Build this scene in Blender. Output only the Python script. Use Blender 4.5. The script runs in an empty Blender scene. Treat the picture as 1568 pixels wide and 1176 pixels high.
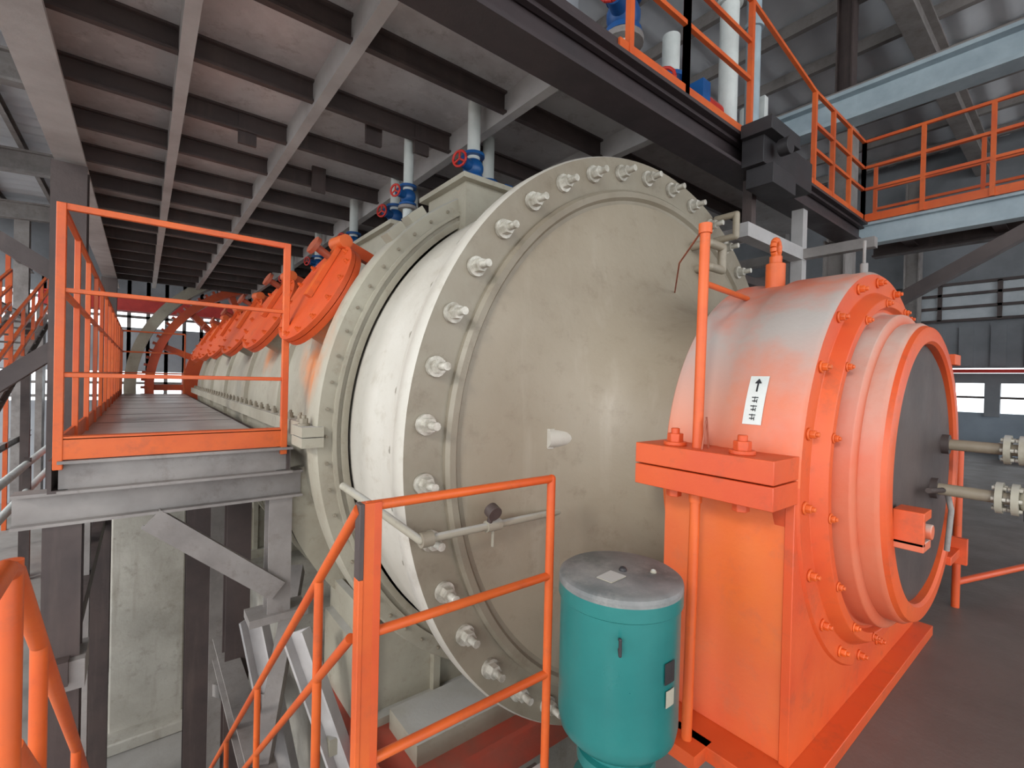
import bpy, bmesh, math, random
from mathutils import Vector, Matrix
random.seed(4)
S=2.6; GZ=-1.9; H=-GZ*S
XA,ZA=1.0,-0.1315
V=Vector
def W(p): return V((p[0]*S,p[1]*S,p[2]*S+H))

# ------------------------------------------------------------ materials
def srgb(c):
    return tuple(((x/255)/12.92 if x/255<=.04045 else ((x/255+.055)/1.055)**2.4) for x in c)+(1,)
def paint(name,c1,c2=None,rough=.5,scale=1.2,metal=0,bump=.15,dust=None,dust_lo=.35,dust_hi=.95,spots=None,streak=None,sp_c=None,bscale=30,grime=None,grime_amt=.5):
    m=bpy.data.materials.new(name); m.use_nodes=True; nt=m.node_tree; N=nt.nodes; L=nt.links
    bs=N['Principled BSDF']; geo=N.new('ShaderNodeNewGeometry')
    def noise(sc,det=5,vec=None,r=.6):
        n=N.new('ShaderNodeTexNoise'); n.inputs['Scale'].default_value=sc; n.inputs['Detail'].default_value=det
        n.inputs['Roughness'].default_value=r
        L.new(vec if vec else geo.outputs['Position'],n.inputs['Vector']); return n.outputs['Fac']
    def ramp(f,a,b):
        r=N.new('ShaderNodeMapRange'); r.inputs['From Min'].default_value=a; r.inputs['From Max'].default_value=b
        L.new(f,r.inputs['Value']); return r.outputs['Result']
    def mul(a,b):
        k=N.new('ShaderNodeMath'); k.operation='MULTIPLY'; L.new(a,k.inputs[0])
        if isinstance(b,float): k.inputs[1].default_value=b
        else: L.new(b,k.inputs[1])
        return k.outputs[0]
    def mix(f,a,b):
        k=N.new('ShaderNodeMix'); k.data_type='RGBA'; L.new(f,k.inputs['Factor'])
        for s,i in ((a,6),(b,7)):
            if isinstance(s,tuple): k.inputs[i].default_value=s
            else: L.new(s,k.inputs[i])
        return k.outputs[2]
    A=srgb(c1); Bc=srgb(c2 if c2 else tuple(x*.85 for x in c1))
    col=mix(ramp(noise(scale),.35,.68),A,Bc)
    if streak:
        mp=N.new('ShaderNodeMapping'); mp.inputs['Scale'].default_value=(5,5,.5); L.new(geo.outputs['Position'],mp.inputs['Vector'])
        col=mix(mul(ramp(noise(1.6,4,mp.outputs[0]),.55,.75),.5),col,srgb(streak))
    if grime:
        col=mix(mul(ramp(noise(7,8,None,.75),.54,.68),float(grime_amt)),col,srgb(grime))
        col=mix(mul(ramp(noise(1.1,6,None,.7),.52,.72),float(grime_amt)*.8),col,srgb(grime))
    if sp_c:
        for p,r in spots:
            d=N.new('ShaderNodeVectorMath'); d.operation='DISTANCE'; L.new(geo.outputs['Position'],d.inputs[0]); d.inputs[1].default_value=W(p)
            f=mul(ramp(d.outputs['Value'],r*S,r*S*.3),ramp(noise(3),.35,.6))
            col=mix(f,col,srgb(sp_c))
    if dust:
        sx=N.new('ShaderNodeSeparateXYZ'); L.new(geo.outputs['Normal'],sx.inputs[0])
        f=mul(ramp(sx.outputs[2],dust_lo,dust_hi),ramp(noise(1.6),.25,.55))
        col=mix(f,col,srgb(dust))
    L.new(col,bs.inputs['Base Color'])
    rr=N.new('ShaderNodeMapRange'); rr.inputs['To Min'].default_value=rough-.12; rr.inputs['To Max'].default_value=min(1,rough+.2)
    L.new(noise(4),rr.inputs['Value']); L.new(rr.outputs[0],bs.inputs['Roughness'])
    bs.inputs['Metallic'].default_value=metal
    if bump:
        b=N.new('ShaderNodeBump'); b.inputs['Strength'].default_value=bump; b.inputs['Distance'].default_value=.01
        L.new(noise(bscale,6),b.inputs['Height']); L.new(b.outputs[0],bs.inputs['Normal'])
    return m
M={}
M['beige']=paint('beige_paint',(150,138,120),(136,123,104),.42,.8,streak=(164,153,137),grime=(116,101,84),grime_amt=.4)
M['drum']=paint('drum_paint',(196,190,180),(180,173,161),.42,1.3,grime=(150,138,120),grime_amt=.4)
M['casing']=paint('casing_paint',(168,162,146),(150,142,126),.5,1.5,spots=[((.34,1.22,.05),.17),((.36,1.35,.1),.14),((.36,1.9,.1),.12)],sp_c=(224,128,54),dust=(180,178,174),dust_lo=.5,grime=(124,110,92),grime_amt=.45)
M['flange']=paint('flange_paint',(142,133,117),(128,117,100),.45,2,grime=(108,94,78),grime_amt=.45)
M['orange']=paint('orange_paint',(216,98,36),(200,80,32),.45,2.5,bump=.08,grime=(164,80,46),grime_amt=.5)
M['orange_body']=paint('orange_housing_paint',(210,82,38),(218,104,34),.42,1.3,bump=.12,dust=(170,160,154),dust_lo=-.05,dust_hi=.65,grime=(186,96,60),grime_amt=.4)
M['orange_plate']=paint('orange_plate_paint',(200,74,36),(210,88,36),.42,2,bump=.1,grime=(158,74,46),grime_amt=.5)
M['ringpale']=paint('dusty_ring',(194,112,84),(202,92,58),.5,2,dust=(188,174,164),dust_lo=0,dust_hi=.8)
M['darkdisc']=paint('dark_trunnion_plate',(78,64,60),(60,50,48),.6,3)
M['steel_d']=paint('dark_brown_steel',(78,65,62),(62,52,51),.5,2,streak=(98,84,78))
M['steel_k']=paint('near_black_brown_steel',(64,52,53),(50,42,44),.5,2)
M['steel_p']=paint('deck_underside',(204,200,200),(164,158,158),.34,.8,metal=.15,streak=(216,212,210),grime=(120,104,98),grime_amt=.5)
M['steel_r']=paint('pale_primer_ribs',(186,182,180),(160,154,152),.45,2)
M['steel_l']=paint('grey_primer_steel',(150,143,139),(120,113,110),.45,2,grime=(96,82,74),grime_amt=.4)
M['steel_b']=paint('pale_blue_steel',(176,190,196),(150,164,172),.45,2)
M['black']=paint('black_steel',(44,40,42),(32,29,31),.5,3)
M['bolt']=paint('bolt_paint',(204,199,188),(146,138,124),.35,20,metal=.2)
M['teal']=paint('teal_paint',(30,108,104),(24,94,92),.3,3,bump=.03,grime=(48,118,112),grime_amt=.3)
M['teallid']=paint('dusty_lid',(122,120,119),(76,82,82),.5,6,grime=(150,146,140),grime_amt=.5)
M['white']=paint('white_paint',(214,216,212),(194,198,194),.4,4)
M['blue']=paint('blue_paint',(24,88,150),(20,72,132),.35,4)
M['red']=paint('red_paint',(200,46,34),(178,38,30),.4,4)
M['redbase']=paint('red_base_paint',(184,68,50),(138,84,70),.5,2)
M['deck']=paint('deck_plate',(196,194,193),(166,163,162),.3,1.5,metal=.1)
M['concrete']=paint('concrete',(178,172,162),(150,144,134),.85,1.2,bump=.4,streak=(128,118,104),grime=(120,112,100),grime_amt=.5)
M['floor']=paint('floor_concrete',(152,148,144),(124,118,112),.6,.7,bump=.2)
M['floor_d']=paint('upper_floor_concrete',(106,94,89),(86,75,70),.42,.9,bump=.2)
M['roof']=paint('roof_sheet',(230,232,236),(208,210,216),.5,.5)
M['wall']=paint('wall_cladding',(136,138,142),(112,114,118),.6,.8)
M['wallblue']=paint('lower_wall_cladding',(150,160,170),(130,140,150),.6,.8)
M['glass']=paint('frosted_pane',(190,194,198),(166,172,176),.3,2)
M['ink']=paint('black_ink',(30,30,34),(24,24,28),.6,3,bump=0)
M['copper']=paint('cable_copper',(160,80,54),(128,62,42),.5,8)
M['wallwhite']=paint('pale_cladding',(176,178,182),(156,158,164),.6,.8)

# ------------------------------------------------------------ builder
class B:
    def __init__(s,name): s.name=name; s.v=[]; s.f=[]; s.m=[]; s.mats=[]
    def mi(s,k):
        if k not in s.mats: s.mats.append(k)
        return s.mats.index(k)
    def add(s,vs,fs,k):
        o=len(s.v); s.v+= [V(p) for p in vs]; i=s.mi(k)
        for f in fs: s.f.append([o+j for j in f]); s.m.append(i)
    def box(s,x0,x1,y0,y1,z0,z1,k):
        s.add([(x0,y0,z0),(x1,y0,z0),(x1,y1,z0),(x0,y1,z0),(x0,y0,z1),(x1,y0,z1),(x1,y1,z1),(x0,y1,z1)],
          [(0,3,2,1),(4,5,6,7),(0,1,5,4),(1,2,6,5),(2,3,7,6),(3,0,4,7)],k)
    def frame(s,p,q,up=(0,0,1)):
        p=V(p);q=V(q);d=(q-p).normalized(); u=V(up)
        if abs(d.dot(u))>.98: u=V((0,1,0)) if abs(d.y)<.9 else V((1,0,0))
        a=d.cross(u).normalized(); b=a.cross(d).normalized(); return p,q,d,a,b
    def prism(s,p,q,sec,k,up=(0,0,1)):
        p,q,d,a,b=s.frame(p,q,up); n=len(sec)
        vs=[p+a*x+b*y for x,y in sec]+[q+a*x+b*y for x,y in sec]
        fs=[(i,(i+1)%n,n+(i+1)%n,n+i) for i in range(n)]+[tuple(range(n-1,-1,-1)),tuple(range(n,2*n))]
        s.add(vs,fs,k)
    def bar(s,p,q,w,h,k,up=(0,0,1)):
        s.prism(p,q,[(-w/2,-h/2),(w/2,-h/2),(w/2,h/2),(-w/2,h/2)],k,up)
    def ibeam(s,p,q,w,h,k,t=None,up=(0,0,1)):
        t=t or h*.09; a=w/2;b=h/2;c=t*.5
        s.prism(p,q,[(-a,-b),(a,-b),(a,-b+t),(c,-b+t),(c,b-t),(a,b-t),(a,b),(-a,b),(-a,b-t),(-c,b-t),(-c,-b+t),(-a,-b+t)],k,up)
    def chan(s,p,q,w,h,k,t=.006,up=(0,0,1)):
        a=w/2;b=h/2
        s.prism(p,q,[(-a,-b),(a,-b),(a,-b+t),(-a+t,-b+t),(-a+t,b-t),(a,b-t),(a,b),(-a,b)],k,up)
    def cyl(s,p,q,r,k,n=20,r2=None):
        r2=r if r2 is None else r2
        p,q,d,a,b=s.frame(p,q)
        vs=[p+(a*math.cos(2*math.pi*i/n)+b*math.sin(2*math.pi*i/n))*r for i in range(n)]+[q+(a*math.cos(2*math.pi*i/n)+b*math.sin(2*math.pi*i/n))*r2 for i in range(n)]
        s.add(vs,[(i,(i+1)%n,n+(i+1)%n,n+i) for i in range(n)]+[tuple(range(n-1,-1,-1)),tuple(range(n,2*n))],k)
    def sph(s,c,r,k,n=12):
        c=V(c);vs=[];fs=[];m=n//2
        for j in range(m+1):
            t=math.pi*j/m
            for i in range(n): vs.append(c+V((math.sin(t)*math.cos(2*math.pi*i/n),math.sin(t)*math.sin(2*math.pi*i/n),math.cos(t)))*r)
        for j in range(m):
            for i in range(n):
                fs.append((j*n+i,(j+1)*n+i,(j+1)*n+(i+1)%n,j*n+(i+1)%n))
        s.add(vs,fs,k)
    def tube(s,pts,r,k,n=12):
        for a,b in zip(pts[:-1],pts[1:]): s.cyl(a,b,r,k,n)
        for p in pts[1:-1]: s.sph(p,r,k,n)
    def rev(s,prof,k,n=160,a0=0,a1=360,c=(XA,ZA),axis='y'):
        full=abs(a1-a0)>=360; m=n if full else n+1; vs=[];fs=[]
        for r,y in prof:
            for i in range(m):
                t=math.radians(a0+(a1-a0)*i/n)
                if axis=='y': vs.append((c[0]+r*math.cos(t),y,c[1]+r*math.sin(t)))
                else: vs.append((c[0]+r*math.cos(t),c[1]+r*math.sin(t),y))
        for j in range(len(prof)-1):
            for i in range(n):
                i2=(i+1)%m
                fs.append((j*m+i,j*m+i2,(j+1)*m+i2,(j+1)*m+i))
        s.add(vs,fs,k)
    def bolt(s,p,d,r,h,k='bolt',washer=True):
        p=V(p);d=V(d).normalized()
        if washer: s.cyl(p,p+d*h*.25,r*1.45,k,14)
        s.cyl(p+d*h*.2,p+d*h*.8,r,k,6); s.cyl(p+d*h*.75,p+d*h*1.15,r*.55,k,10)
    def done(s,bevel=0):
        me=bpy.data.meshes.new(s.name)
        me.from_pydata([W(p) for p in s.v],[],s.f)
        for k in s.mats: me.materials.append(M[k])
        me.polygons.foreach_set('material_index',s.m)
        bm=bmesh.new(); bm.from_mesh(me)
        bmesh.ops.recalc_face_normals(bm,faces=bm.faces)
        for f in bm.faces: f.smooth=True
        for e in bm.edges:
            if len(e.link_faces)!=2 or e.calc_face_angle(0)>.7: e.smooth=False
        bm.to_mesh(me); bm.free()
        o=bpy.data.objects.new(s.name,me); bpy.context.scene.collection.objects.link(o)
        if bevel:
            b=o.modifiers.new('bevel','BEVEL'); b.width=bevel; b.segments=2; b.limit_method='ANGLE'; b.angle_limit=math.radians(50)
        return o
def pol(r,deg,y): 
    t=math.radians(deg); return V((XA+r*math.cos(t),y,ZA+r*math.sin(t)))

# ------------------------------------------------------------ mill (rotating drum + head)
b=B('ball_mill')
b.rev([(.622,1.10),(.632,1.04),(.632,.985),(.635,.98),(.635,.90),(.631,.895),(.631,.80),(.64,.795),(.64,.775)],'drum')
b.rev([(.634,.772),(.655,.772),(.661,.768),(.661,.748),(.652,.746)],'drum')
b.rev([(.652,.746),(.667,.744),(.669,.740),(.669,.714),(.665,.707)],'drum')
b.rev([(.665,.707),(.592,.706),(.592,.698),(.586,.692),(.574,.692),(.568,.700),(.560,.700)],'flange')
hd=[(.560,.700),(.55,.697),(.50,.688),(.45,.678),(.40,.664),(.36,.646),(.33,.624),(.305,.594),(.29,.56),(.282,.52),(.28,.43)]
b.rev(hd,'beige')
for i in range(40):
    a=i*9+4
    p=pol(.630,a,.706); b.bolt(p,(0,-1,0),.0125,.028)
    b.cyl(p+V((0,-.02,0)),p+V((0,-.042,0)),.007,'bolt',10)
    b.bolt(pol(.648,a+4.5,.772),(0,1,0),.009,.012)
lc=V((.643,.655,-.109))
b.cyl((lc.x-.034,.665,lc.z),(lc.x+.034,.652,lc.z),.0185,'drum',18); b.box(lc.x-.034,lc.x+.03,.655,.68,lc.z-.019,lc.z+.019,'drum')
b.cyl((lc.x+.034,.652,lc.z+.002),(lc.x+.062,.648,lc.z+.002),.008,'beige',12)
def chandle(cx,cz,y):
    b.tube([(cx-.035,y,cz+.03),(cx-.035,y-.05,cz+.03),(cx+.03,y-.05,cz+.03),(cx+.03,y-.05,cz-.03),(cx-.03,y-.05,cz-.03),(cx-.03,y,cz-.03)],.011,'beige')
chandle(1.17,.335,.69); chandle(1.30,-.35,.69)
b.tube([(1.27,.70,.47),(1.27,.64,.47),(1.27,.64,.41),(1.27,.70,.41)],.009,'beige')
b.done()

# ------------------------------------------------------------ static casing behind
b=B('mill_casing')
b.rev([(.636,1.08),(.636,1.052),(.648,1.048),(.652,1.048),(.652,1.056),(.662,1.056),(.662,1.048),(.670,1.048),(.670,1.058),(.700,1.058),(.704,1.064),(.704,1.125),(.69,1.13),(.672,1.13),(.66,1.14),(.66,4.4),(.3,4.45)],'casing')
for y in [1.6,2.2,2.8,3.4,4.0]:
    b.rev([(.66,y-.015),(.675,y-.013),(.675,y+.013),(.66,y+.015)],'casing')
for i in range(72): b.bolt(pol(.683,i*5,1.058),(0,-1,0),.004,.008,'flange',False)
for i in range(14):
    y=1.35+i*.22
    b.rev([(.655,y),(.735,y),(.735,y+.03),(.655,y+.03)],'casing',n=40,a0=190,a1=350)
for sx in (-1,1):
    x0=XA+sx*.655; x1=XA+sx*.70
    b.box(min(x0,x1),max(x0,x1),1.13,4.4,ZA-.018,ZA+.018,'casing')
    for i in range(32): 
        b.bolt((XA+sx*.685,1.16+i*.1,ZA+.018),(0,0,1),.007,.018,'flange')
    x0=XA+sx*.69;x1=XA+sx*.735
    b.box(min(x0,x1),max(x0,x1),1.045,1.13,ZA-.022,ZA-.001,'casing'); b.box(min(x0,x1),max(x0,x1),1.045,1.13,ZA+.001,ZA+.022,'casing')
    b.bolt((XA+sx*.72,1.09,ZA+.022),(0,0,1),.009,.02,'flange')
b.box(.64,.95,1.02,1.22,.36,.505,'casing'); b.box(.62,.97,1.00,1.24,.505,.518,'casing')
b.box(.58,.9,1.32,1.60,.34,.45,'casing'); b.box(.56,.92,1.30,1.62,.45,.462,'casing')
b.box(.62,.9,1.8,2.3,.38,.47,'casing'); b.box(.62,.9,2.6,3.1,.38,.47,'casing')
for a in (131,137): 
    p=pol(.70,a,1.09); q=pol(.725,a,1.09); b.bar(p,q,.04,.05,'casing')
for y in (1.15,2.6,4.0):
    b.box(.42,1.58,y,y+.22,-.86,-.66,'casing'); b.box(.36,1.64,y-.03,y+.25,-.90,-.86,'casing')
    for x in (.45,.65,1.35,1.55): b.box(x-.01,x+.01,y-.02,y+.24,-.86,-.58,'casing')
b.done()

# hatches
for i,y in enumerate([1.28,1.84,2.4,2.96,3.5,4.05]):
    b=B('manhole_hatch')
    a=152; n=V((math.cos(math.radians(a)),-.12,math.sin(math.radians(a)))).normalized(); e=V((0,1,0)); t=n.cross(e).normalized(); e=t.cross(n).normalized()
    if t.z<0: t=-t
    c=pol(.63,a,y)
    b.cyl(c,c+n*.10,.105,'casing',32); b.cyl(c+n*.085,c+n*.10,.145,'orange_plate',40)
    b.cyl(c+n*.102,c+n*.114,.145,'orange_plate',40)
    for j in range(14):
        w=j*2*math.pi/14
        q=c+n*.114+(t*math.cos(w)+e*math.sin(w))*.130
        b.bolt(q,n,.005,.010,'orange')
    hp=c+n*.122
    b.bar(hp-t*.02,hp+t*.15,.022,.014,'orange',up=n)
    b.cyl(hp+t*.15-e*.035,hp+t*.15+e*.035,.018,'orange',14)
    b.cyl(hp+t*.10,hp+t*.10+n*.05,.010,'copper',12); b.cyl(hp+t*.10+n*.045,hp+t*.10+n*.055,.024,'copper',18)
    b.bar(hp+t*.15,hp+t*.17-n*.12,.02,.03,'orange_plate')
    b.done()

# ------------------------------------------------------------ girth gear wheel at far end
b=B('girth_gear_wheel')
Y=5.0
b.rev([(1.04,Y),(1.12,Y),(1.12,Y+.25),(1.04,Y+.25),(1.04,Y)],'casing',n=96)
b.rev([(.92,Y+.03),(.985,Y+.03),(.985,Y+.2),(.92,Y+.2),(.92,Y+.03)],'orange_plate',n=96)
for i in range(96):
    a=i*3.75; p=pol(.98,a,Y+.11);q=pol(1.01,a,Y+.11); b.bar(p,q,.02,.13,'orange_plate',up=(0,1,0))
b.rev([(.25,Y+.05),(.72,Y+.05),(.72,Y+.2),(.25,Y+.2)],'orange_plate',n=64)
for i in range(16):
    a=i*360/16; p=pol(.70,a,Y+.12);q=pol(.94,a,Y+.12); b.bar(p,q,.05,.1,'orange_plate',up=(0,1,0))
b.cyl((XA,4.4,ZA),(XA,5.6,ZA),.3,'casing',40)
b.box(.7,1.3,5.35,5.6,GZ,-.3,'concrete')
b.done()

# ------------------------------------------------------------ bearing housing
b=B('trunnion_bearing_housing')
b.rev([(.27,.45),(.315,.45),(.325,.447),(.333,.442),(.333,.43),(.327,.42),(.327,.36),(.333,.35),(.333,.283),(.331,.276),(.331,.252),(.326,.246)],'orange_body',n=96,a0=0,a1=180)
b.rev([(.30,.45),(.328,.45),(.328,.276)],'orange_body',n=48,a0=180,a1=360)
b.rev([(.318,.285),(.326,.283),(.3305,.276),(.3305,.252),(.326,.246)],'orange_plate',n=128,a0=180,a1=360)
b.rev([(.326,.246),(.295,.246),(.288,.234),(.283,.228),(.270,.228),(.266,.238),(.24,.238)],'orange_plate',n=128)
b.rev([(.262,.238),(.258,.236),(.256,.212),(.250,.208),(.240,.208)],'ringpale',n=128)
b.rev([(.240,.222),(.2405,.190),(.236,.184),(.230,.182)],'ringpale',n=128)
b.rev([(.236,.184),(.233,.178),(.228,.176),(.211,.176),(.207,.180),(.206,.200)],'orange_plate',n=128)
b.rev([(.207,.190),(.198,.186),(.19,.183),(.05,.181),(.0001,.181)],'darkdisc',n=96)
for i in range(20): b.bolt(pol(.312,i*18+5,.246),(0,-1,0),.006,.012,'orange')
for i in range(16): b.bolt(pol(.276,i*22.5+9,.228),(0,-1,0),.005,.008,'orange')
b.box(.674,1.30,.258,.445,-.50,-.13,'orange_body')
b.box(.670,1.305,.250,.262,-.50,-.13,'orange_plate')
b.box(.62,1.33,.222,.48,-.52,-.50,'orange_plate')
for sx in (-1,1):
    xs=sorted((XA+sx*.315,XA+sx*.40))
    b.box(xs[0],xs[1],.248,.45,-.120,-.090,'orange_plate'); b.box(xs[0],xs[1],.248,.45,-.152,-.122,'orange_plate')
    for y in (.30,.40): 
        b.bolt((XA+sx*.372,y,-.090),(0,0,1),.0115,.022,'orange_plate')
        b.cyl((XA+sx*.372,y,-.166),(XA+sx*.372,y,-.15),.011,'orange_plate',6)
b.cyl((.95,.40,.17),(.95,.40,.235),.017,'orange',20); b.cyl((.95,.40,.235),(.95,.40,.25),.011,'orange',16)
for i in range(12):
    t0=2*math.pi*i/12;t1=2*math.pi*(i+1)/12
    b.cyl((.95+.012*math.cos(t0),.40,.265+.016*math.sin(t0)),(.95+.012*math.cos(t1),.40,.265+.016*math.sin(t1)),.006,'orange',10)
b.cyl((.99,.27,.19),(.99,.27,.22),.006,'steel_l',10); b.cyl((.99,.27,.22),(.99,.27,.26),.0025,'steel_l',8)
b.box(1.20,1.25,.18,.20,.05,.07,'orange_plate'); b.box(1.15,1.25,.17,.20,-.315,-.30,'orange_plate'); b.box(1.23,1.24,.16,.21,-.33,-.28,'orange_plate')
b.box(.80,.84,.145,.178,-.172,-.160,'orange_plate'); b.box(.80,.84,.145,.178,-.212,-.20,'ringpale'); b.box(.80,.808,.145,.178,-.205,-.17,'orange_plate'); b.cyl((.822,.14,-.187),(.822,.178,-.187),.010,'ringpale',14)
b.done(.003)

b=B('rotation_direction_sign')
def lab(a0,a1,y0,y1,k,r):
    b.rev([(r,y0),(r,y1)],k,n=8,a0=a0,a1=a1)
R0_=.3342
b.rev([(R0_,.298),(R0_,.324)],'white',n=8,a0=154,a1=166.5)
lab(155.5,158.2,.3102,.3125,'ink',R0_+.0006)
for j in range(4): lab(154.8+j*.3,155.1+j*.3,.3113-.0011*(j+1),.3113+.0011*(j+1),'ink',R0_+.0006)
for j in range(3):
    a=159.6+j*2.2
    lab(a,a+.25,.307,.316,'ink',R0_+.0006); lab(a+.9,a+1.15,.308,.315,'ink',R0_+.0006); lab(a-.1,a+1.4,.3112,.3122,'ink',R0_+.0006); lab(a+.5,a+1.5,.308,.309,'ink',R0_+.0006)
b.done()

b=B('lubrication_pipes')
for x,z,y1 in ((1.12,-.094,-.35),(1.04,-.162,-.35)):
    b.cyl((x,.195,z),(x,y1,z),.0095,'beige',16)
    b.cyl((x,.187,z),(x,.172,z),.017,'darkdisc',16)
    for y in (.105,.088,.045,.028,-.02,-.04):
        b.cyl((x,y,z),(x,y-.008,z),.024,'casing',20)
        for j in range(6):
            t=j*math.pi/3; b.cyl((x+.018*math.cos(t),y+.004,z+.018*math.sin(t)),(x+.018*math.cos(t),y-.012,z+.018*math.sin(t)),.003,'bolt',8)
    b.sph((x,.065,z),.019,'casing',14); b.cyl((x,.065,z),(x,.065,z+.035),.008,'casing',10); b.cyl((x,.065,z-.03),(x,.065,z),.011,'black',10)
b.tube([(1.06,.175,-.158),(1.03,.165,-.162),(.93,.165,-.15)],.004,'darkdisc',10)
b.tube([(1.06,.165,-.165),(1.07,.16,-.2),(1.075,.165,-.27)],.004,'steel_l',10)
b.done()

b=B('spray_pipe')
b.tube([(.27,.80,-.185),(.285,.72,-.20),(.345,.66,-.253),(1.02,.66,-.253)],.0065,'casing',14)
b.cyl((.345,.66,-.253),(.365,.66,-.253),.012,'flange',16)
b.cyl((.47,.66,-.253),(.50,.66,-.253),.010,'casing',16); b.cyl((.475,.66,-.253),(.475,.65,-.225),.005,'steel_d',10); b.cyl((.475,.655,-.222),(.475,.64,-.228),.013,'steel_d',16)
b.cyl((.485,.66,-.262),(.485,.66,-.29),.003,'casing',8)
b.done()

# ------------------------------------------------------------ green pump motor
b=B('grease_pump_motor')
c=(.447,.353); r=.0715
b.rev([(.0001,-.222),(r*.93,-.222),(r*.99,-.225),(r,-.229)],'teallid',n=64,c=c,axis='z')
b.rev([(r,-.229),(r,-.233)],'teallid',n=64,c=c,axis='z')
b.rev([(r,-.233),(r,-.248),(r*.965,-.250),(r*.965,-.385),(r*.93,-.398),(r*.8,-.408),(r*.5,-.412)],'teal',n=64,c=c,axis='z')
b.rev([(r*.56,-.405),(r*.56,-.425),(r*.64,-.427),(r*.64,-.440),(r*.5,-.443),(r*.5,-.47),(r*.7,-.472),(r*.7,-.49),(r*.4,-.495),(r*.4,-.6),(r*.9,-.602),(r*.9,-.62)],'teal',n=48,c=c,axis='z')
b.prism((c[0]-.022,c[1]-.005,-.2215),(c[0]-.022,c[1]-.005,-.2205),[(-.014,-.01),(.014,-.012),(.016,.008),(-.012,.011)],'casing'); b.sph((c[0]+.005,c[1],-.222),.005,'black',10); b.sph((c[0]+.03,c[1]-.025,-.222),.004,'casing',10)
b.rev([(r*.985,-.318),(r*.985,-.295)],'black',n=6,a0=262,a1=276,c=c,axis='z')
b.rev([(r*.985,-.343),(r*.985,-.325)],'casing',n=6,a0=264,a1=276,c=c,axis='z')
b.tube([(c[0]-.055,c[1]-.045,-.265),(c[0]-.060,c[1]-.05,-.262),(c[0]-.060,c[1]-.05,-.278),(c[0]-.055,c[1]-.045,-.275)],.0018,'black',10)
b.done()

# ------------------------------------------------------------ left walkway
RR=.0068
b=B('walkway_platform')
x0,x1,y0,y1=-.13,.285,1.297,4.9; dz=-.18
b.box(x0,x1,y0+.01,y1,dz-.006,dz,'deck')
for i in range(9): b.box(x0+.012,x1-.005,y0+.05+i*.4,y0+.053+i*.4,dz,dz+.001,'steel_d')
b.chan((x0,y0,dz-.035),(x1+.02,y0,dz-.035),.03,.066,'steel_l'); 
b.chan((x0,y0,dz-.035),(x0,y1,dz-.035),.03,.066,'steel_d'); b.chan((x1,y1,dz-.035),(x1,y0,dz-.035),.03,.066,'steel_d')
for i in range(8): b.ibeam((-.2,y0+.05+i*.5,dz-.105),(.34,y0+.05+i*.5,dz-.105),.05,.07,'steel_l')
b.box(x0,x1,y0-.006,y0,dz,dz+.042,'orange'); b.box(x0-.006,x0,y0,y1,dz,dz+.042,'orange')
b.box(x0,x1,y0-.006,y0+.02,dz+.04,dz+.046,'orange')
for y in (1.36,2.6,3.9):
    b.ibeam((-.125,y,GZ),(-.125,y,dz-.14),.06,.06,'steel_d',up=(0,1,0))
    b.ibeam((.29,y,-.62 if y<2 else GZ),(.29,y,dz-.14),.055,.055,'steel_l',up=(0,1,0))
    b.chan((.285,y-.03,-.56),(.02,y-.03,-.33),.02,.05,'steel_l')
b.box(.22,.36,1.32,1.40,-.64,-.62,'steel_l')
b.ibeam((.26,1.8,GZ),(.26,1.8,dz-.14),.07,.07,'steel_d',up=(0,1,0))
b.ibeam((.19,2.3,GZ),(.19,2.3,dz-.14),.08,.08,'steel_d',up=(0,1,0))
b.ibeam((-.135,1.85,GZ),(-.135,1.85,dz-.14),.045,.045,'steel_l',up=(0,1,0))
b.chan((.29,1.4,-.9),(.29,2.6,-1.5),.02,.05,'steel_l')
b.bar((-.125,1.3,-.62),(-.125,3.9,-.62),.03,.05,'steel_d')
b.box(-.165,-.085,1.31,1.41,-.66,-.60,'steel_l')
b.done()
b=B('walkway_handrail')
zt=.327
for z in (zt,.16,-.01): b.bar((x0,y0,z),(x1,y0,z),.010,.013 if z==zt else .009,'orange')
for x in (x0,x1): b.bar((x,y0,dz-.02),(x,y0,zt+.006),.015,.015,'orange')
for z in (zt,.16,-.01): b.bar((x0,y0,z),(x0,y1,z),.010,.011,'orange')
for i in range(1,13): b.bar((x0,y0+i*.3,dz),(x0,y0+i*.3,zt),.012,.012,'orange')
for z in (zt,.16,-.01): b.bar((x0,y1,z),(x1,y1,z),.011,.012,'orange')
b.bar((x1,y1,dz),(x1,y1,zt),.012,.012,'orange')
b.done(.003)

# ------------------------------------------------------------ foreground landing, stair and rails
b=B('access_landing')
b.box(-.1,.52,-1.2,.56,-.635,-.62,'deck'); b.chan((-.1,.56,-.66),(.52,.56,-.66),.03,.06,'steel_d'); b.chan((-.1,.56,-.66),(-.1,-1.2,-.66),.03,.06,'steel_d')
for x,y in ((-.08,.5),(.48,.5),(-.08,-1.1),(.48,-1.1)): b.ibeam((x,y,GZ),(x,y,-.64),.06,.06,'steel_d',up=(0,1,0))
b.done()
b=B('access_stair')
sl=-.9; Ys=.56; n=11
for i in range(n):
    y=Ys+.03+i*.125; z=-.62-(i+1)*.113+.01
    b.box(-.065,.2,y,y+.1,z-.008,z,'deck')
ye=Ys+1.42
for x in (-.075,.208): b.chan((x,Ys,-.66),(x,ye,-.66+sl*(ye-Ys)+.03),.02,.08,'steel_d')
b.done()
b=B('landing_handrail')
yr=.548
for z in (-.155,-.310,-.467): b.cyl((.213,yr,z),(.52,yr,z),RR*.92,'orange',14)
b.cyl((.516,yr,-.62),(.516,yr,-.155),RR,'orange',14); b.sph((.516,yr,-.155),RR*1.02,'orange')
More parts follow.
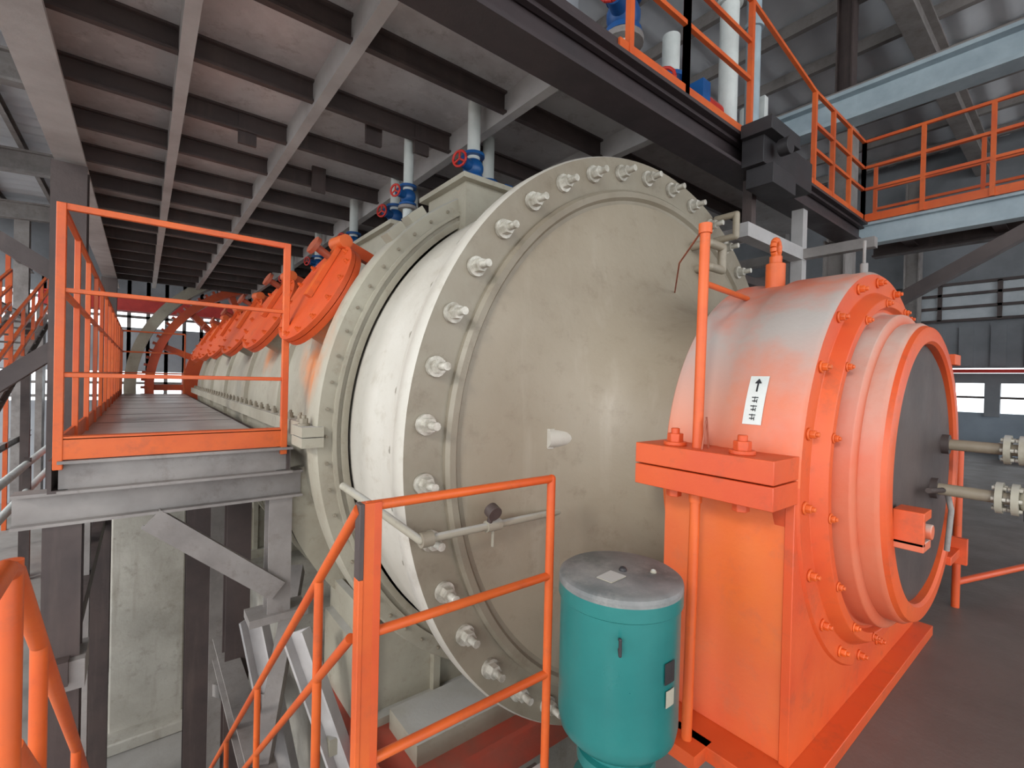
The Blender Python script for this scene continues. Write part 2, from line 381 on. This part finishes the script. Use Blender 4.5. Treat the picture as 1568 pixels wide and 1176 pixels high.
b.bar((.215,yr,-.66),(.215,yr,-.15),.014,.014,'orange'); b.bar((.226,yr-.004,-.66),(.226,yr-.004,-.15),.010,.006,'orange_plate'); b.bar((.206,yr,-.24),(.206,yr,-.15),.006,.016,'steel_d'); b.bar((.206,yr,-.66),(.206,yr,-.24),.006,.016,'orange')
b.done(.002)
b=B('stair_handrail')
for x,r in ((.205,RR),(-.082,RR*1.15)):
    y2=1.95
    pts=[(x,-.4 if x<0 else yr,-.157)] + ([(x,yr-.02,-.157),(x,yr+.015,-.17)] if x<0 else []) + [(x,y2,-.155+sl*(y2-yr))]
    b.tube(pts,r,'orange',14)
    b.cyl((x,yr+.02,-.32),(x,y2,-.32+sl*(y2-yr-.02)),r*.9,'orange',14)
    if x<0: b.cyl((x,yr+.02,-.47),(x,y2,-.47+sl*(y2-yr-.02)),r*.8,'orange',14)
    for y in (.70,1.12,1.54,1.95):
        z=-.155+sl*(y-yr); b.cyl((x,y,z-.5),(x,y,z),r*.95,'orange',14)
    if x<0: b.cyl((x,yr+.005,-.64),(x,yr+.005,-.157),r,'orange',14)
b.done()
b=B('cable_post')
pb=V((.612,.36,-.50)); pt=V((.644,.37,.222))
b.cyl(pb,pt,.0072,'orange',16); b.cyl(pt,pt+V((0,0,.014)),.0095,'orange',16)
pm=pb.lerp(pt,.46); b.cyl(pm,pm+V((0,0,.03)),.009,'orange',16)
b.cyl((.640,.37,.15),(.84,.40,.155),.0045,'orange',12)
b.box(.59,.635,.335,.385,-.52,-.50,'orange_plate')
b.tube([pt+V((0,0,.012)),(.66,.38,.243),(.70,.41,.245),(.83,.53,.24),(1.1,.72,.20),(1.3,.74,.17)],.0016,'copper',10)
b.tube([(.628,.352,-.05),(.612,.352,-.12),(.620,.352,-.15),(.632,.352,-.13),(.638,.352,-.10),(.629,.352,-.045)],.0014,'copper',10)
b.done()

# ------------------------------------------------------------ overhead platform
b=B('overhead_platform')
ZO=.72; YF=.76; Yb=5.2
X0,X1=-.2,2.65
b.box(X0,X1,YF,Yb,ZO+.085,ZO+.10,'steel_p')
for x in (.07,.37,.8,1.2): b.bar((x,YF,ZO+.05),(x,Yb,ZO+.05),.028,.07,'steel_r')
b.ibeam((X0,YF-.0,ZO+.045),(X0,Yb,ZO+.045),.08,.13,'steel_r')
y=1.06
while y<Yb:
    b.chan((X0,y,ZO+.055),(2.2,y,ZO+.055),.018,.06,'steel_d'); y+=.3
for x,y in ((.52,1.4),(.66,1.36),(.5,1.9),(.22,1.66)): b.box(x,x+.05,y,y+.012,ZO-.01,ZO+.085,'steel_d')
b.ibeam((X0,YF-.01,ZO-.0),(X1,YF-.01,ZO-.0),.09,.10,'steel_k',t=.010)
b.box(X0,X1,YF-.035,YF-.02,ZO+.03,ZO+.085,'steel_k')
b.box(.86,X1,YF-.042,YF-.036,ZO+.045,ZO+.085,'orange')
b.box(X1,2.95,-1.6,YF,ZO+.05,ZO+.06,'steel_p')
b.ibeam((X1,YF,ZO+.0),(X1,-1.6,ZO+.0),.06,.10,'steel_b',t=.012)
b.box(X1-.042,X1-.035,-1.6,YF,ZO+.05,ZO+.085,'orange')
b.ibeam((2.93,YF,ZO),(2.93,-1.6,ZO),.06,.10,'steel_d')
yy=.6
while yy>-1.6: b.ibeam((X1,yy,ZO+.01),(2.93,yy,ZO+.01),.04,.07,'steel_d'); yy-=.3
b.bar((2.6,.1,ZO-.05),(2.6,.74,.30),.05,.05,'steel_d')
for (x,y,zb) in ((2.55,.80,-.52),(-.2,2.2,GZ),(-.2,4.6,GZ),(1.95,2.4,-.52),(1.95,4.2,-.52),(2.62,-1.2,-.52)):
    b.ibeam((x,y,zb),(x,y,ZO-.03),.09,.09,'steel_d' if x<2 else 'steel_l',up=(0,1,0))
b.bar((-.2,2.2,.1),(-.75,2.2,-.4),.05,.05,'steel_d'); b.bar((-.2,2.2,.3),(-.8,2.2,.7),.05,.05,'steel_d')
b.bar((1.5,.74,.50),(1.95,.74,.50),.045,.045,'steel_r'); b.bar((1.95,.74,.30),(1.95,.74,.68),.04,.04,'steel_r'); b.bar((1.55,.74,.50),(1.55,.95,.50),.04,.04,'steel_l')
b.bar((1.55,.74,.5),(1.55,.74,.68),.03,.03,'steel_d'); b.bar((1.95,.5,.50),(1.95,1.1,.50),.035,.035,'steel_l')
b.bar((1.6,.9,.42),(2.4,.9,.42),.03,.03,'steel_d'); b.bar((1.6,1.1,.35),(2.5,1.1,.55),.03,.03,'steel_d')
b.done()

b=B('platform_handrail')
yh=YF-.037
def hr(pts,n,z0,zs,top=.012):
    for p,q in zip(pts[:-1],pts[1:]):
        p=V(p);q=V(q)
        for z in zs: b.bar(p+V((0,0,z)),q+V((0,0,z)),.012,.012,'orange')
        k=max(1,round((q-p).length/n))
        for i in range(k+1):
            c=p.lerp(q,i/k); b.bar(c+V((0,0,z0)),c+V((0,0,zs[-1])),.015,.015,'orange')
hr([(.9,yh,0),(1.14,yh,0),(1.50,yh,0)],.42,ZO+.05,[ZO+.25,ZO+.37,ZO+.50])
hr([(2.02,yh,0),(X1-.04,yh,0),(X1-.04,-1.6,0)],.22,ZO+.05,[ZO+.2,ZO+.30,ZO+.42])
b.bar((1.5,yh,ZO+.5),(2.02,yh,ZO+.42),.012,.012,'orange')
hr([(2.93,YF,0),(2.93,-1.6,0)],.4,ZO+.05,[ZO+.2,ZO+.30,ZO+.42])
b.done()

b=B('discharge_hopper')
b.box(1.42,1.78,.64,.705,.66,.76,'black'); b.box(1.40,1.60,.61,.70,.74,.78,'black'); b.prism((1.52,.66,.66),(1.52,.66,.60),[(-.08,-.04),(.08,-.04),(.08,.04),(-.08,.04)],'black')
b.cyl((1.48,.62,.71),(1.48,.59,.71),.025,'black',16)
b.done(.004)

b=B('vertical_duct_pipes')
for x,k,r in ((1.62,'white',.032),(1.80,'steel_b',.026)):
    b.cyl((x,.86,ZO+.10),(x,.86,2.15),r,k,24)
    for z in (1.35,1.75): b.cyl((x,.86,z),(x,.86,z+.015),r*1.35,k,24)
b.box(1.86,1.89,.84,.88,ZO+.10,1.12,'white'); b.box(2.0,2.03,.86,.9,ZO+.1,1.05,'blue'); b.box(2.03,2.2,.86,.9,ZO+.1,.98,'steel_l')
b.done()
def valve(x,y,z,s=1,zb=0,zt=0,motor=False):
    b=B('gate_valve')
    b.cyl((x,y,zb),(x,y,zt),.026*s,'white',20)
    for dz in (-.05,.045): b.cyl((x,y,z+dz*s),(x,y,z+(dz+.012)*s),.045*s,'blue',24)
    b.sph((x,y,z),.042*s,'blue',18); b.cyl((x,y,z),(x-.07*s,y-.03*s,z),.022*s,'blue',16)
    b.cyl((x,y,z-.07*s),(x,y,z-.055*s),.05*s,'steel_l',20)
    c=V((x-.09*s,y-.04*s,z)); 
    b.cyl((x-.07*s,y-.03*s,z),c,.006*s,'steel_l',10)
    d=V((-.9,-.4,0)).normalized(); a=V((0,0,1)); e=d.cross(a)
    for i in range(12):
        t0=i*math.pi/6;t1=(i+1)*math.pi/6
        b.cyl(c+(a*math.cos(t0)+e*math.sin(t0))*.03*s,c+(a*math.cos(t1)+e*math.sin(t1))*.03*s,.005*s,'red',10)
    for i in range(3):
        t=i*math.pi*2/3; b.cyl(c,c+(a*math.cos(t)+e*math.sin(t))*.03*s,.004*s,'red',10)
    if motor:
        b.cyl((x+.05*s,y-.05*s,z-.02),(x+.16*s,y-.05*s,z-.02),.035*s,'red',20); b.box(x+.03*s,x+.07*s,y-.09*s,y,z-.06*s,z+.03*s,'blue')
    b.done()
for y in (1.16,1.70,2.15,2.7,3.3): valve(.75,y,.615,.72,.44,ZO+.10)
valve(.90,1.30,.62,.75,.44,ZO+.10,True); valve(.66,1.40,.58,.6,.46,ZO+.10); valve(.9,1.85,.6,.7,.44,ZO+.1,True)
valve(1.15,.95,1.13,1.25,ZO+.10,2.15); valve(1.36,.92,.95,1.1,ZO+.10,1.15,True); valve(2.05,1.0,.95,1.1,ZO+.10,1.2,True)
b=B('hopper_tank'); b.rev([(.0001,.82),(.12,.82),(.18,1.25),(.18,1.6),(.0001,1.65)],'wallwhite',n=40,c=(1.05,1.3),axis='z'); b.done()

# ------------------------------------------------------------ foundations, floors
b=B('mill_foundation')
b.box(.42,1.58,1.0,4.5,GZ,-.9,'concrete')
b.box(.40,1.3,.86,1.32,-.93,-.88,'redbase'); b.box(.40,.42,.86,1.32,-.88,-.85,'redbase'); b.box(.42,1.3,.86,.875,-.88,-.85,'redbase')
b.box(.5,.8,.95,1.1,-.88,-.83,'casing')
b.box(.655,1.34,-.1,.52,GZ,-.52,'floor_d')
b.done()
b=B('lower_brace_frame')
b.chan((.30,1.2,-.62),(.55,.9,-1.5),.03,.06,'steel_r'); b.chan((.26,1.5,-.7),(.45,1.3,-1.8),.03,.07,'steel_r')
b.ibeam((.24,1.2,-.98),(.24,1.95,-.98),.06,.08,'steel_l'); b.bar((.24,1.25,-.95),(.40,1.6,-.62),.04,.05,'steel_l')
b.bar((.26,1.22,GZ),(.26,1.22,-1.02),.05,.05,'steel_l'); b.bar((.26,1.88,GZ),(.26,1.88,-1.02),.05,.05,'steel_l')
b.bar((.26,1.22,-1.3),(.42,1.0,-1.3),.03,.03,'steel_r')
b.done()
b=B('concrete_pier')
b.box(-.11,.20,3.1,3.5,GZ,-.42,'concrete'); b.box(-.16,.28,3.04,3.56,-.42,-.34,'concrete'); b.box(-.18,.30,3.0,3.6,GZ,GZ+.06,'concrete')
b.done(.02)
b=B('concrete_pier'); b.box(.05,.42,4.6,4.9,GZ,-.42,'concrete'); b.box(-.02,.46,4.54,4.94,-.42,-.34,'concrete'); b.done(.02)

b=B('floor'); b.box(-14,14,-8,16,GZ-.1,GZ,'floor'); b.done()
b=B('mezzanine_floor')
b.box(1.34,6,-3,.55,-.60,-.52,'floor_d'); b.box(1.75,6,.55,9.4,-.60,-.52,'floor_d')
for x in (2.4,4.2): 
    for y in (-2,.4,2.4,5,8): b.box(x-.08,x+.08,y-.08,y+.08,GZ,-.60,'concrete')
b.done()
b=B('mezzanine_handrail')
for z in (-.12,-.28): b.cyl((2.1,.9,z),(2.1,6,z),.008,'orange',10)
for i in range(9): b.cyl((2.1,.9+i*.6,-.52),(2.1,.9+i*.6,-.12),.009,'orange',10)
for z in (-.12,-.28): b.cyl((2.1,.9,z),(4.2,.9,z),.008,'orange',10)
for i in range(4): b.cyl((2.4+i*.6,.9,-.52),(2.4+i*.6,.9,-.12),.009,'orange',10)
b.box(2.1,4.2,.89,.9,-.52,-.47,'orange')
b.cyl((1.55,.22,-.52),(1.55,.22,-.12),.008,'orange_plate',10); b.cyl((1.55,.22,-.46),(2.1,.05,-.46),.008,'orange_plate',10); b.cyl((2.1,.05,-.52),(2.1,.05,-.15),.009,'orange',10)
b.done()

# ------------------------------------------------------------ building shell
b=B('wall_right')
xw=6.0
b.box(xw,xw+.1,-3,9.5,GZ,-.19,'wallblue'); b.box(xw,xw+.1,-3,9.5,.08,.17,'wall'); b.box(xw,xw+.1,-3,9.5,.22,2.6,'wall')
for i in range(42): b.box(xw-.02,xw+.05,-3+i*.3,-2.9+i*.3,-.22,.10,'wall')
for z in (-.06,): b.box(xw,xw+.05,-3,9.5,z,z+.02,'steel_d')
for i in range(60): b.box(xw-.015,xw,-3+i*.21,-2.9+i*.21,.23,.6,'wall')
b.box(xw-.03,xw,-3,9.5,.66,1.0,'glass')
for z in (.66,.78,.9,1.0): b.box(xw-.06,xw-.03,-3,9.5,z-.012,z+.012,'steel_d')
for i in range(32): b.box(xw-.06,xw-.03,-3+i*.4,-2.97+i*.4,.66,1.0,'steel_d')
b.box(xw-.2,xw-.1,-3,9.5,.17,.20,'red')
for y in (-2,0,1.2,2.4,4.4): b.ibeam((xw-.15,y,-.52),(xw-.15,y,2.0),.12,.12,'steel_l',up=(0,1,0))
b.done()
b=B('stored_equipment_crates')
for x,y,w,h in ((4.8,1.0,.3,.16),(5.2,.2,.4,.1),(4.6,-.4,.25,.12),(5.3,1.8,.3,.2)):
    b.box(x,x+w,y,y+w*.8,-.52,-.52+h,'wallblue'); b.box(x-.02,x+w+.02,y-.02,y+w*.8+.02,-.52+h,-.50+h,'steel_l')
b.done(.01)
b=B('wall_back')
yw=9.6
b.box(-5,6.1,yw,yw+.1,GZ,-.45,'wallwhite'); b.box(-5,6.1,yw,yw+.1,0,.7,'wallwhite'); b.box(-5,6.1,yw,yw+.1,1.15,3.0,'wall')
for i in range(46): b.box(-5+i*.24,-4.95+i*.24,yw,yw+.05,-.75,1.5,'steel_l')
for z in (-.4,-.2,.85,1.05): b.box(-5,6.1,yw,yw+.05,z,z+.04,'steel_l')
b.box(1.6,6.1,yw-.05,yw,-.6,2.8,'wall')
b.done()
b=B('ceiling')
def zr(x): return 2.25+.12*(x+1)*.5 if x<2.5 else 2.25+.12*1.75-(x-2.5)*.05
for xa,xb in ((-2.6,2.5),(2.5,6.2)):
    vs=[]
    ys=[-3.2+13*i/260 for i in range(261)]
    for i,y in enumerate(ys):
        dzz=.02 if (i//2)%2 else 0
        vs+= [(xa,y,zr(xa)+dzz),(xb,y,zr(xb)+dzz)]
    fs=[(2*i,2*i+1,2*i+3,2*i+2) for i in range(260)]
    b.add(vs,fs,'roof')
for i in range(19):
    x=-2.4+i*.48; b.chan((x,-3.2,zr(x)-.05),(x,9.7,zr(x)-.05),.04,.08,'steel_l')
for y in (-3,-1.2,.75,2.7,4.7,6.7,8.7):
    b.ibeam((-2.5,y,zr(-2.5)-.2),(2.5,y,zr(2.5)-.2),.1,.22,'steel_l'); b.ibeam((2.5,y,zr(2.5)-.2),(6.1,y,zr(6.1)-.2),.1,.22,'steel_l')
b.done()
b=B('crane_runway_beam')
b.ibeam((3.0,-3,1.52),(3.0,9.5,1.52),.12,.16,'steel_b',t=.02); b.box(2.98,3.02,-3,9.5,1.60,1.63,'steel_l')
for y in (-2.2,.95,3.2,6,8.8): b.ibeam((3.08,y,-.52),(3.08,y,1.44),.11,.11,'steel_l',up=(0,1,0)); b.ibeam((3.08,y,1.5),(3.08,y,zr(3.08)-.1),.08,.08,'steel_d',up=(0,1,0))
b.done()
b=B('overhead_crane_girder'); b.box(-1.0,1.5,8.0,8.2,.82,.96,'red'); b.box(-1.0,1.5,7.97,8.23,.80,.82,'red'); b.box(-1.0,1.5,7.97,8.23,.96,.98,'red')
for x in (-.98,1.48): b.box(x-.03,x+.03,8.0,8.2,GZ,.80,'steel_l')
b.done()
b=B('building_frame')
for y in (3.6,6.2,8.8):
    b.ibeam((-1.25,y,GZ),(-1.25,y,zr(-1.25)-.1),.14,.14,'steel_l',up=(0,1,0))
for z in (-.9,-.1,.7,1.4): b.ibeam((-1.25,3.6,z),(-1.25,9.5,z),.05,.08,'steel_l')
for y in (4.4,5.3,7.1,8.0): b.bar((-1.25,y,GZ),(-1.25,y,1.4),.04,.04,'orange')
b.bar((-1.25,3.6,-.9),(-1.25,6.2,.7),.04,.04,'steel_d')
b.done()
b=B('far_stair_handrail')
for x in (-.95,-.7):
    for z in (0,-.15,-.3): b.bar((x,3.4,-.1+z),(x,6.2,.9+z),.02,.02,'orange')
    for i in range(8): b.bar((x,3.4+i*.4,-.5+i*.143),(x,3.4+i*.4,-.1+i*.143),.02,.02,'orange')
    b.chan((x,3.4,-.52),(x,6.2,.48),.03,.09,'steel_l')
for i in range(14): b.box(-.95,-.7,3.45+i*.2,3.6+i*.2,-.50+i*.071,-.49+i*.071,'steel_l')
for p in ((-.83,3.45),(-.83,6.1)): b.bar((p[0],p[1],GZ),(p[0],p[1],-.52 if p[1]<4 else .42),.06,.06,'steel_d')
b.done()
b=B('side_pipe_rack')
for z in (-.85,-1.1): b.cyl((-.8,2.6,z),(-.8,8.5,z),.03,'white',16)
for y in (2.7,4.2,6): b.bar((-.8,y,GZ),(-.8,y,-.8),.05,.05,'steel_d')
b.done()
b=B('machine_cabinet'); b.box(-.5,-.2,6.4,6.8,GZ,-.5,'orange_plate'); b.box(-.48,-.22,6.39,6.4,-.9,-.55,'wallwhite'); b.done(.02)

# ------------------------------------------------------------ light
w=bpy.data.worlds.new('world'); bpy.context.scene.world=w; w.use_nodes=True
bg=w.node_tree.nodes['Background']; bg.inputs[0].default_value=(.90,.96,1,1); bg.inputs[1].default_value=2.9
def sun(name,d,e,ang,col):
    l=bpy.data.lights.new(name,'SUN'); l.energy=e; l.angle=math.radians(ang); l.color=col
    o=bpy.data.objects.new(name,l); o.rotation_euler=V(d).to_track_quat('-Z','Y').to_euler(); bpy.context.scene.collection.objects.link(o)
sun('sun',(.8,.35,-.45),1.1,9,(1,.97,.92))

# ------------------------------------------------------------ camera
cam=bpy.data.cameras.new('camera'); cam.sensor_width=36; cam.lens=720/1568*36; cam.clip_start=.02; cam.clip_end=500
o=bpy.data.objects.new('camera',cam); bpy.context.scene.collection.objects.link(o)
th=math.radians(38.2)
F=V((math.sin(th),math.cos(th),-.007)).normalized(); R0=F.cross(V((0,0,1))).normalized(); U0=R0.cross(F)
k=.024
Rt=(R0+U0*k).normalized(); U=(U0-R0*k).normalized()
m=Matrix((Rt,U,-F)).transposed().to_4x4(); m.translation=W((0,0,0)); o.matrix_world=m
bpy.context.scene.camera=o
vs_=bpy.context.scene.view_settings
vs_.view_transform='Standard'
vs_.exposure=0
